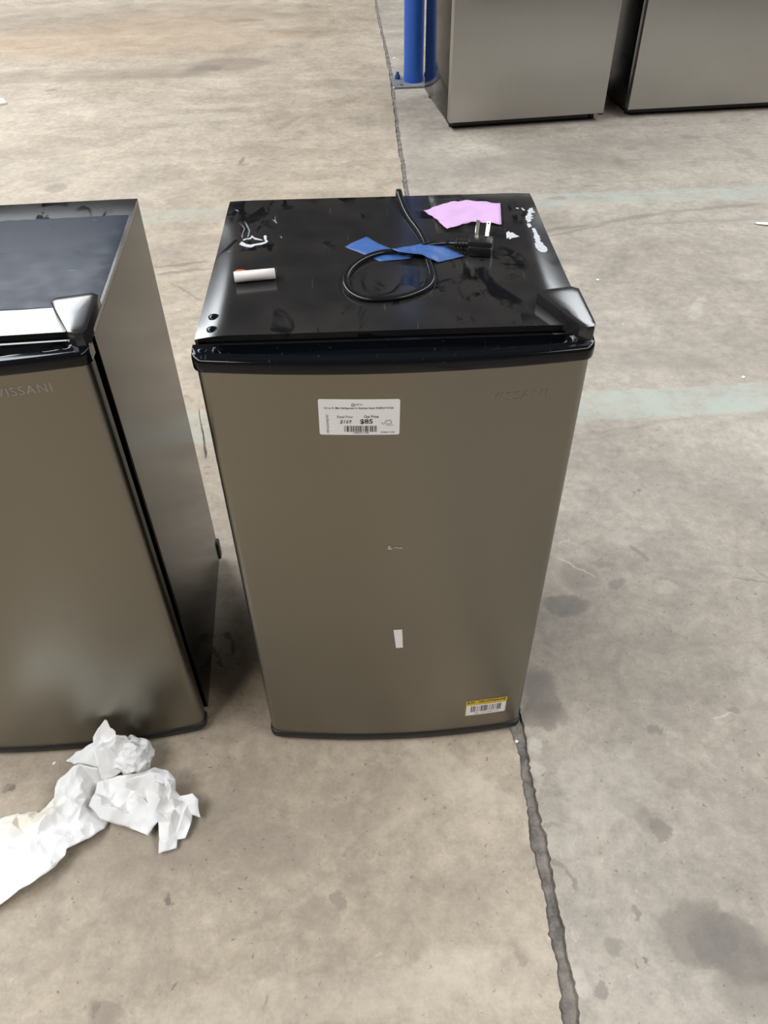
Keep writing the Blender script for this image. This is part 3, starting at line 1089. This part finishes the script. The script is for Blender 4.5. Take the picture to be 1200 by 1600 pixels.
# plug body: squat block lying flat, blades leaning up and back
ctr = c3(988, 445, 0.0095)
ang = math.atan2((pb - pa).y, (pb - pa).x)
RB = Matrix.Translation(ctr) @ Matrix.Rotation(ang, 4, 'Z')
bm = box_bm(-0.0165, 0.0165, -0.0125, 0.0125, -0.009, 0.0105, 0.003, 2)
bm.transform(RB)
mesh_obj('plug_body', bm, M['plug'], cord, 40)
bm = box_bm(-0.0150, 0.0165, -0.0165, -0.0105, -0.009, 0.004, 0.002, 2)
bm.transform(RB)
mesh_obj('plug_rim', bm, M['plug'], cord, 40)
RT = RB @ Matrix.Rotation(math.radians(-42), 4, 'X')
for x in (-0.0072, 0.0072):
    bm = box_bm(x - 0.0030, x + 0.0030, -0.0008, 0.0008, 0.008, 0.0345, 0.0006, 1)
    rot_ = Matrix.Translation((x, 0, 0)) @ Matrix.Rotation(math.radians(40 if x < 0 else -8), 4, 'Z') @ Matrix.Translation((-x, 0, 0))
    bm.transform(RT @ rot_)
    mesh_obj('prong', bm, M['brass'], cord, 40)
    if x > 0:
        b2 = cyl_bm((0, 0, -0.0011), 0.0012, 0.0022, 10)
        b2.transform(RT @ rot_ @ Matrix.Translation((x, 0, 0.0305)) @ Matrix.Rotation(math.pi / 2, 4, 'X'))
        mesh_obj('prong_hole', b2, M['ink'], cord)

# rolled-up tag lying loose on the top
bm = bmesh.new()
a0, b0 = at(366, 434, z=ZT + 0.007), at(430, 428, z=ZT + 0.007)
a0.z = b0.z = ZT + 0.0075
ax = (b0 - a0).normalized()
side = Vector((-ax.y, ax.x, 0))
up = Vector((0, 0, 1))
rows = []
N = 40
for i in range(N + 1):
    t = i / N
    th = 4.2 * math.pi * t - 0.5
    r = 0.0074 - 0.0022 * t
    rows.append([a0 + ax * (a0 - b0).length * s + side * (r * math.cos(th)) + up * (r * math.sin(th)) for s in (0, 0.5, 1)])
vv = [[bm.verts.new(p) for p in row] for row in rows]
for i in range(N):
    for j in range(2):
        bm.faces.new((vv[i][j], vv[i][j + 1], vv[i + 1][j + 1], vv[i + 1][j]))
roll = thing('rolled_tag', (a0 + b0) / 2 - Vector((0, 0, 0.0075)), 'small rolled-up white paper tag with orange backing on the black refrigerator top', 'paper tag')
o = mesh_obj('paper_roll', bm, M['roll_white'], None, 60)
o.parent = roll
o.matrix_parent_inverse = Matrix.Translation(-roll.location)
s = o.modifiers.new('thickness', 'SOLIDIFY')
s.thickness = 0.0004
bm = bmesh.new()
e0 = a0 + ax * 0.002 + side * 0.0085 + up * 0.001
vv = []
for i in range(7):
    t = i / 6
    hgt = 0.0075 * (0.55 + 0.45 * math.sin(math.pi * min(1, t * 1.1 + 0.25)))
    q = e0 + ax * 0.026 * t
    vv.append([bm.verts.new(q + up * (-0.006)), bm.verts.new(q + up * (hgt - 0.003) + side * 0.0012), bm.verts.new(q + up * (hgt - 0.0025) - side * 0.002)])
for a, b in zip(vv, vv[1:]):
    for k in range(2):
        bm.faces.new((a[k], b[k], b[k + 1], a[k + 1]))
o = mesh_obj('orange_backing', bm, M['orange'], None, 60)
o.parent = roll
o.matrix_parent_inverse = Matrix.Translation(-roll.location)
s = o.modifiers.new('thickness', 'SOLIDIFY')
s.thickness = 0.0004
o['label'] = 'orange backing edge'

# clear torn tape clinging to the left side of the door
bm = bmesh.new()
rows = []
for i in range(13):
    t = i / 12
    z = 0.772 - 0.082 * t
    wd = 0.004 + 0.010 * sstep(0.25, 0.9, t)
    ox = -DV - 0.0012 - 0.005 * math.sin(2.2 * t + 0.4) - 0.0055 * sstep(0.5, 1, t)
    yy = -0.046 + 0.012 * t
    rows.append([bm.verts.new((ox + 0.0012 * noise.noise(Vector((i * 0.9, k, 2))), yy - wd * (k / 3 - 0.5) - 0.004, z + 0.002 * noise.noise(Vector((i, k * 2.0, 5))))) for k in range(4)])
for a, b in zip(rows, rows[1:]):
    for k in range(3):
        bm.faces.new((a[k], b[k], b[k + 1], a[k + 1]))
o = mesh_obj('torn_clear_tape', bm, M['crinkled'], door, 30)
s = o.modifiers.new('thickness', 'SOLIDIFY')
s.thickness = 0.0004
o['label'] = 'crinkled clear tape clinging to the door edge'

# ------------------------------------------------------------------ big refrigerators behind
def make_big(a, b, depth, label, side_mat, h=1.75):
    """a = left front bottom corner, b = right front bottom corner on the floor"""
    a, b = Vector(a), Vector(b)
    wd = (b - a).length
    rz = math.atan2(b.y - a.y, b.x - a.x)
    mid = (a + b) / 2
    root = thing('refrigerator', mid, label, 'refrigerator', rz, 'tall stainless refrigerators along the back')
    hw = wd / 2
    mesh_obj('cabinet', box_bm(-hw + 0.004, hw - 0.004, 0.062, depth, 0.03, h - 0.01, 0.004, 2), side_mat, root, 40)
    mesh_obj('freezer_drawer', box_bm(-hw, hw, 0.0, 0.055, 0.042, 0.70, 0.004, 3), M['steel_back'], root, 40)
    for s in (-1, 1):
        d = mesh_obj('door', box_bm(min(0, s * hw) + (0.0015 if s > 0 else 0), max(0, s * hw) - (0.0015 if s < 0 else 0), 0.0, 0.055, 0.706, h, 0.004, 3), M['steel_back'], root, 40)
        mesh_obj('handle', box_bm(s * 0.035 - 0.010, s * 0.035 + 0.010, -0.052, -0.034, 0.82, 1.55, 0.006, 2), M['steel_back'], d, 40)
    mesh_obj('handle', box_bm(-hw * 0.8, hw * 0.8, -0.052, -0.034, 0.60, 0.622, 0.006, 2), M['steel_back'], root, 40)
    mesh_obj('gasket', box_bm(-hw + 0.014, hw - 0.014, 0.054, 0.0635, 0.06, h - 0.02, 0.001, 1), M['gasket'], root)
    mesh_obj('toe_grille', box_bm(-hw + 0.03, hw - 0.06, 0.05, 0.075, 0.010, 0.045, 0.003, 1), M['trim'], root)
    for s in (-1, 1):
        for yy in (0.085, depth - 0.06):
            mesh_obj('foot', cyl_bm((s * (hw - 0.035), yy, 0), 0.018, 0.034, 14, 0.003), M['trim'], root, 40)
        mesh_obj('hinge_bracket', box_bm(s * (hw - 0.010) - 0.012, s * (hw - 0.010) + 0.012, 0.008, 0.07, 0.033, 0.042, 0.002, 1), M['trim'], root)
    return root


pa_, pb_ = at(702, 193, z=0.042), at(943, 177, z=0.042)
make_big((pa_.x, pa_.y, 0), (pb_.x, pb_.y, 0), 0.66, 'tall stainless refrigerator standing beside the blue post, with glossy grey side', M['side_grey'])
pc_ = at(981, 172, z=0.042)
ux = (pb_ - pa_).normalized()
make_big((pc_.x, pc_.y, 0), (pc_.x + 0.90 * 0.9965, pc_.y + 0.90 * 0.084, 0), 0.66, 'tall stainless refrigerator at the upper right corner with a black side', M['side_black'])

# ------------------------------------------------------------------ blue post
pp = at(646, 126, z=0.012)
post = thing('steel_post', (pp.x, pp.y, 0), 'round blue painted steel post bolted to the concrete floor', 'post')
mesh_obj('pole', cyl_bm((0, 0, 0.011), 0.058, 3.6, 40), M['blue_paint'], post, 40)
q0, q1 = at(614, 134, z=0.012), at(676, 131, z=0.012)
bp = box_bm(-0.128, 0.128, -0.115, 0.115, 0, 0.012, 0.002, 1)
bp.transform(Matrix.Rotation(0.06, 4, 'Z'))
mesh_obj('base_plate', bp, M['dusty_plate'], post, 40)
for u, v in ((-0.093, 0.045), (0.098, -0.035), (0.085, 0.085), (-0.075, -0.085)):
    if (u, v) == (-0.075, -0.085):
        mesh_obj('bolt_hole', cyl_bm((u, v, 0.0105), 0.010, 0.002, 12), M['gasket'], post)
        continue
    bolt = cyl_bm((u, v, 0.012), 0.0175, 0.022, 6, 0.002)
    ob = mesh_obj('anchor_bolt', bolt, M['navy'], post, 30)
    mesh_obj('bolt_stud', cyl_bm((u, v, 0.034), 0.009, 0.016, 12, 0.001), M['navy'], ob, 30)

# ------------------------------------------------------------------ paper towels
KP, OP = 340 / 1200.0, (0, 1090)


def mm(L):
    return [(u, v, h / 1000.0) for u, v, h in L]


def towel_sheet(outline, interior, seed, amp, cuts=5):
    bmx = bmesh.new()
    pts = mm(outline) + mm(interior)
    P = [at(OP[0] + u * KP, OP[1] + v * KP, z=0.0012 + h) for u, v, h in pts]
    n = len(outline)
    r = delaunay_2d_cdt([Vector((p.x, p.y)) for p in P], [(i, (i + 1) % n) for i in range(n)], [], 1, 1e-7)
    vs = []
    for i, q in enumerate(r[0]):
        z = P[r[3][i][0]].z if r[3][i] else 0.01
        vs.append(bmx.verts.new((q.x, q.y, z)))
    for f in r[2]:
        try:
            bmx.faces.new([vs[i] for i in f])
        except ValueError:
            pass
    bmesh.ops.subdivide_edges(bmx, edges=bmx.edges, cuts=cuts, use_grid_fill=True)
    bmesh.ops.triangulate(bmx, faces=bmx.faces)
    for it in range(2):
        bmesh.ops.smooth_vert(bmx, verts=[v for v in bmx.verts if not v.is_boundary], factor=0.35, use_axis_x=True, use_axis_y=True, use_axis_z=True)
    for v in bmx.verts:
        q = v.co
        w1 = noise.noise_vector(Vector((q.x * 12, q.y * 12, seed))) * 0.4
        a = noise.voronoi(Vector((q.x * 22, q.y * 30, seed)) + w1)[0][0]
        b = noise.voronoi(Vector((q.x * 55, q.y * 48, seed + 3)) + w1)[0][0]
        k = (a - 0.45) * 1.9 + (b - 0.45) * 1.0
        lift = min(1.0, 0.35 + q.z / 0.02)
        v.co.z = max(0.001, v.co.z + amp * k * lift)
        v.co.x += 0.4 * amp * (b - 0.45) * lift
    return bmx


def towel_obj(name, bms, label):
    bm = bms[0]
    for b in bms[1:]:
        me = bpy.data.meshes.new('t')
        b.to_mesh(me)
        b.free()
        bm.from_mesh(me)
        bpy.data.meshes.remove(me)
    o = mesh_obj(name, bm, M['towel'], None, 14)
    s = o.modifiers.new('thickness', 'SOLIDIFY')
    s.thickness = 0.0006
    s.offset = 1
    return tag(o, label, 'paper towel', 'crumpled white paper towels on the floor')


A_out = [(0, 1150, 8), (-160, 1260, 2), (-300, 1100, 2), (-200, 800, 5), (-80, 700, 10), (0, 665, 16), (100, 635, 24), (205, 618, 24), (215, 630, 20), (255, 605, 26), (300, 555, 32),
         (305, 500, 36), (325, 455, 38), (400, 398, 46), (440, 378, 50), (520, 380, 52), (600, 400, 30), (590, 470, 10), (540, 560, 4), (560, 650, 3), (600, 680, 4), (580, 722, 8), (490, 785, 14), (420, 805, 20), (360, 830, 26),
         (355, 862, 24), (300, 930, 22), (200, 1020, 18), (100, 1090, 13)]
A_in = [(30, 780, 18), (20, 700, 26), (65, 690, 30), (100, 700, 20), (135, 680, 26), (140, 760, 12), (200, 770, 16), (250, 665, 32), (300, 620, 34), (330, 600, 26), (400, 560, 32), (450, 600, 24), (500, 620, 8),
        (385, 700, 18), (300, 770, 24), (270, 835, 20), (430, 690, 22), (510, 690, 8), (440, 480, 36), (470, 550, 22), (370, 540, 34), (520, 470, 14), (100, 900, 14), (200, 900, 20), (60, 1010, 12), (-80, 950, 8),
        (240, 740, 20), (170, 700, 22), (180, 830, 22), (340, 660, 28), (320, 700, 20), (420, 430, 46), (380, 480, 40), (230, 690, 28), (0, 850, 14), (120, 980, 14), (455, 520, 34), (350, 580, 34), (320, 520, 36)]
B_out = [(580, 125, 96), (540, 170, 86), (512, 215, 76), (515, 252, 70), (455, 292, 60), (415, 300, 56), (362, 342, 40), (415, 378, 46), (470, 370, 52), (540, 380, 50), (560, 450, 30), (640, 442, 28), (675, 412, 34), (682, 370, 44),
         (662, 320, 56), (690, 280, 60), (720, 240, 62), (690, 208, 72), (640, 206, 76), (636, 186, 84), (605, 165, 88), (592, 128, 94)]
B_in = [(560, 230, 70), (590, 190, 82), (600, 235, 66), (520, 290, 66), (470, 325, 58), (430, 335, 52), (560, 300, 76), (540, 340, 58), (610, 280, 78), (590, 340, 62), (640, 250, 80), (640, 320, 64), (610, 390, 48), (600, 420, 36), (650, 370, 50), (500, 330, 64)]
C_out = [(490, 598, 24), (525, 540, 30), (540, 470, 38), (600, 450, 36), (700, 430, 40), (800, 410, 46), (860, 394, 52), (930, 410, 54), (970, 460, 48), (968, 510, 40), (990, 540, 28), (1060, 536, 26), (1095, 570, 24), (1100, 640, 10),
         (1106, 668, 5), (1085, 660, 6), (1060, 650, 10), (1050, 700, 12), (1025, 776, 6), (980, 786, 4), (975, 832, 3), (925, 850, 4), (875, 862, 4), (880, 790, 12), (870, 690, 18), (845, 720, 12), (820, 768, 8), (720, 722, 10), (600, 686, 20), (550, 660, 23)]
C_in = [(860, 430, 60), (920, 455, 60), (945, 500, 52), (930, 560, 40), (885, 650, 28), (770, 566, 22), (800, 500, 44), (750, 520, 34), (600, 560, 28), (650, 620, 26), (720, 650, 20), (790, 690, 14), (965, 620, 24), (972, 750, 8),
        (900, 780, 12), (1000, 650, 20), (905, 500, 48), (845, 465, 54), (690, 500, 36), (560, 600, 34), (870, 540, 46), (900, 600, 30), (820, 590, 34), (760, 590, 30), (850, 640, 26), (640, 500, 34), (700, 560, 30), (940, 690, 22), (1040, 590, 24), (1010, 580, 22), (935, 440, 58),
        (560, 555, 42), (700, 470, 54), (790, 440, 60), (615, 585, 20), (730, 525, 26), (640, 612, 36), (760, 545, 46), (700, 640, 12), (800, 560, 18),
        (880, 480, 66), (882, 560, 54), (872, 640, 38), (912, 500, 40), (915, 570, 26), (905, 640, 14), (942, 480, 62), (950, 560, 50), (942, 650, 34), (972, 570, 24), (975, 680, 8), (1005, 640, 28)]
ballc = at(745, 1090, z=0.03)
ballc = at(OP[0] + 722 * KP, OP[1] + 325 * KP, z=0.036)
ball = bmesh.new()
bmesh.ops.create_icosphere(ball, subdivisions=5, radius=1)
for v in ball.verts:
    d = v.co.normalized()
    a = noise.noise(d * 1.15 + Vector((3, 1, 7)))
    b = noise.noise(d * 2.3 + Vector((1, 5, 2)))
    r = 0.031 * (1 + 0.30 * (1 - 2 * abs(a)) - 0.12 + 0.16 * (1 - 2 * abs(b)))
    v.co = ballc + Vector((d.x * r * 1.05, d.y * r * 0.95, d.z * r * 1.0))
    v.co.z = max(0.0015, v.co.z)
towel_obj('paper_towel', [towel_sheet(A_out, A_in, 2.0, 0.0085), towel_sheet(B_out, B_in, 7.0, 0.0085), ball], 'long white paper towel running off the left edge, balled up against the refrigerator')
towel_obj('paper_towel', [towel_sheet(C_out, C_in, 5.0, 0.0085)], 'folded white paper towel with hanging corners, lying to the right of the long one')

# ------------------------------------------------------------------ litter
def chip(px, py, r, h, seed, name, label, cat, group=None, stretch=(1, 1), ang=0):
    c = at(px, py, z=0)
    bm = bmesh.new()
    bmesh.ops.create_icosphere(bm, subdivisions=2, radius=1)
    for v in bm.verts:
        d = v.co.copy()
        k = 1 + 0.5 * noise.noise(d * 1.7 + Vector((seed, 0, 0)))
        p = Matrix.Rotation(ang, 2) @ Vector((d.x * r * k * stretch[0], d.y * r * k * stretch[1]))
        v.co = Vector((p.x, p.y, max(0, h * (0.5 + 0.5 * d.z * k))))
    o = mesh_obj(name, bm, M['white_bit'])
    o.location = (c.x, c.y, 0)
    return tag(o, label, cat, group)


for i, (px, py, r, lb) in enumerate(((934, 438, .006, 'white crumb on the floor just right of the middle refrigerator top'),
                                     (973, 507, .003, 'tiny white speck on the floor right of the middle refrigerator hinge cover'),
                                     (1161, 590, .006, 'white crumb above the nearer green stripe at the right'),
                                     (85, 1193, .0035, 'white crumb on the floor left of the paper towel ball'),
                                     (807, 1159, .0035, 'white crumb in the floor joint at the middle refrigerator corner'),
                                     (618, 138, .014, 'white chip in the floor joint beside the blue post base plate'),
                                     (616, 92, .010, 'white chip on the floor just left of the blue post'))):
    chip(px, py, r, r * 0.7, i * 3.1, 'plaster_crumb', lb, 'crumb', 'white crumbs on the floor')
chip(1193, 351, 0.035, 0.008, 50, 'paper_scrap', 'small torn white paper scrap on the floor at the right edge', 'paper scrap', None, (1.0, 0.35), -0.35)
# grey folded card corner at the left edge, far back
c0 = at(-6, 160, z=0.006)
bm = box_bm(-0.09, 0.05, -0.05, 0.05, 0, 0.012, 0.002, 1)
o = mesh_obj('cardboard_piece', bm, M['roll_white'])
o.location = (c0.x, c0.y, 0)
o.rotation_euler = (0, 0, 0.5)
tag(o, 'flat pale card piece on the floor at the far left edge', 'cardboard')
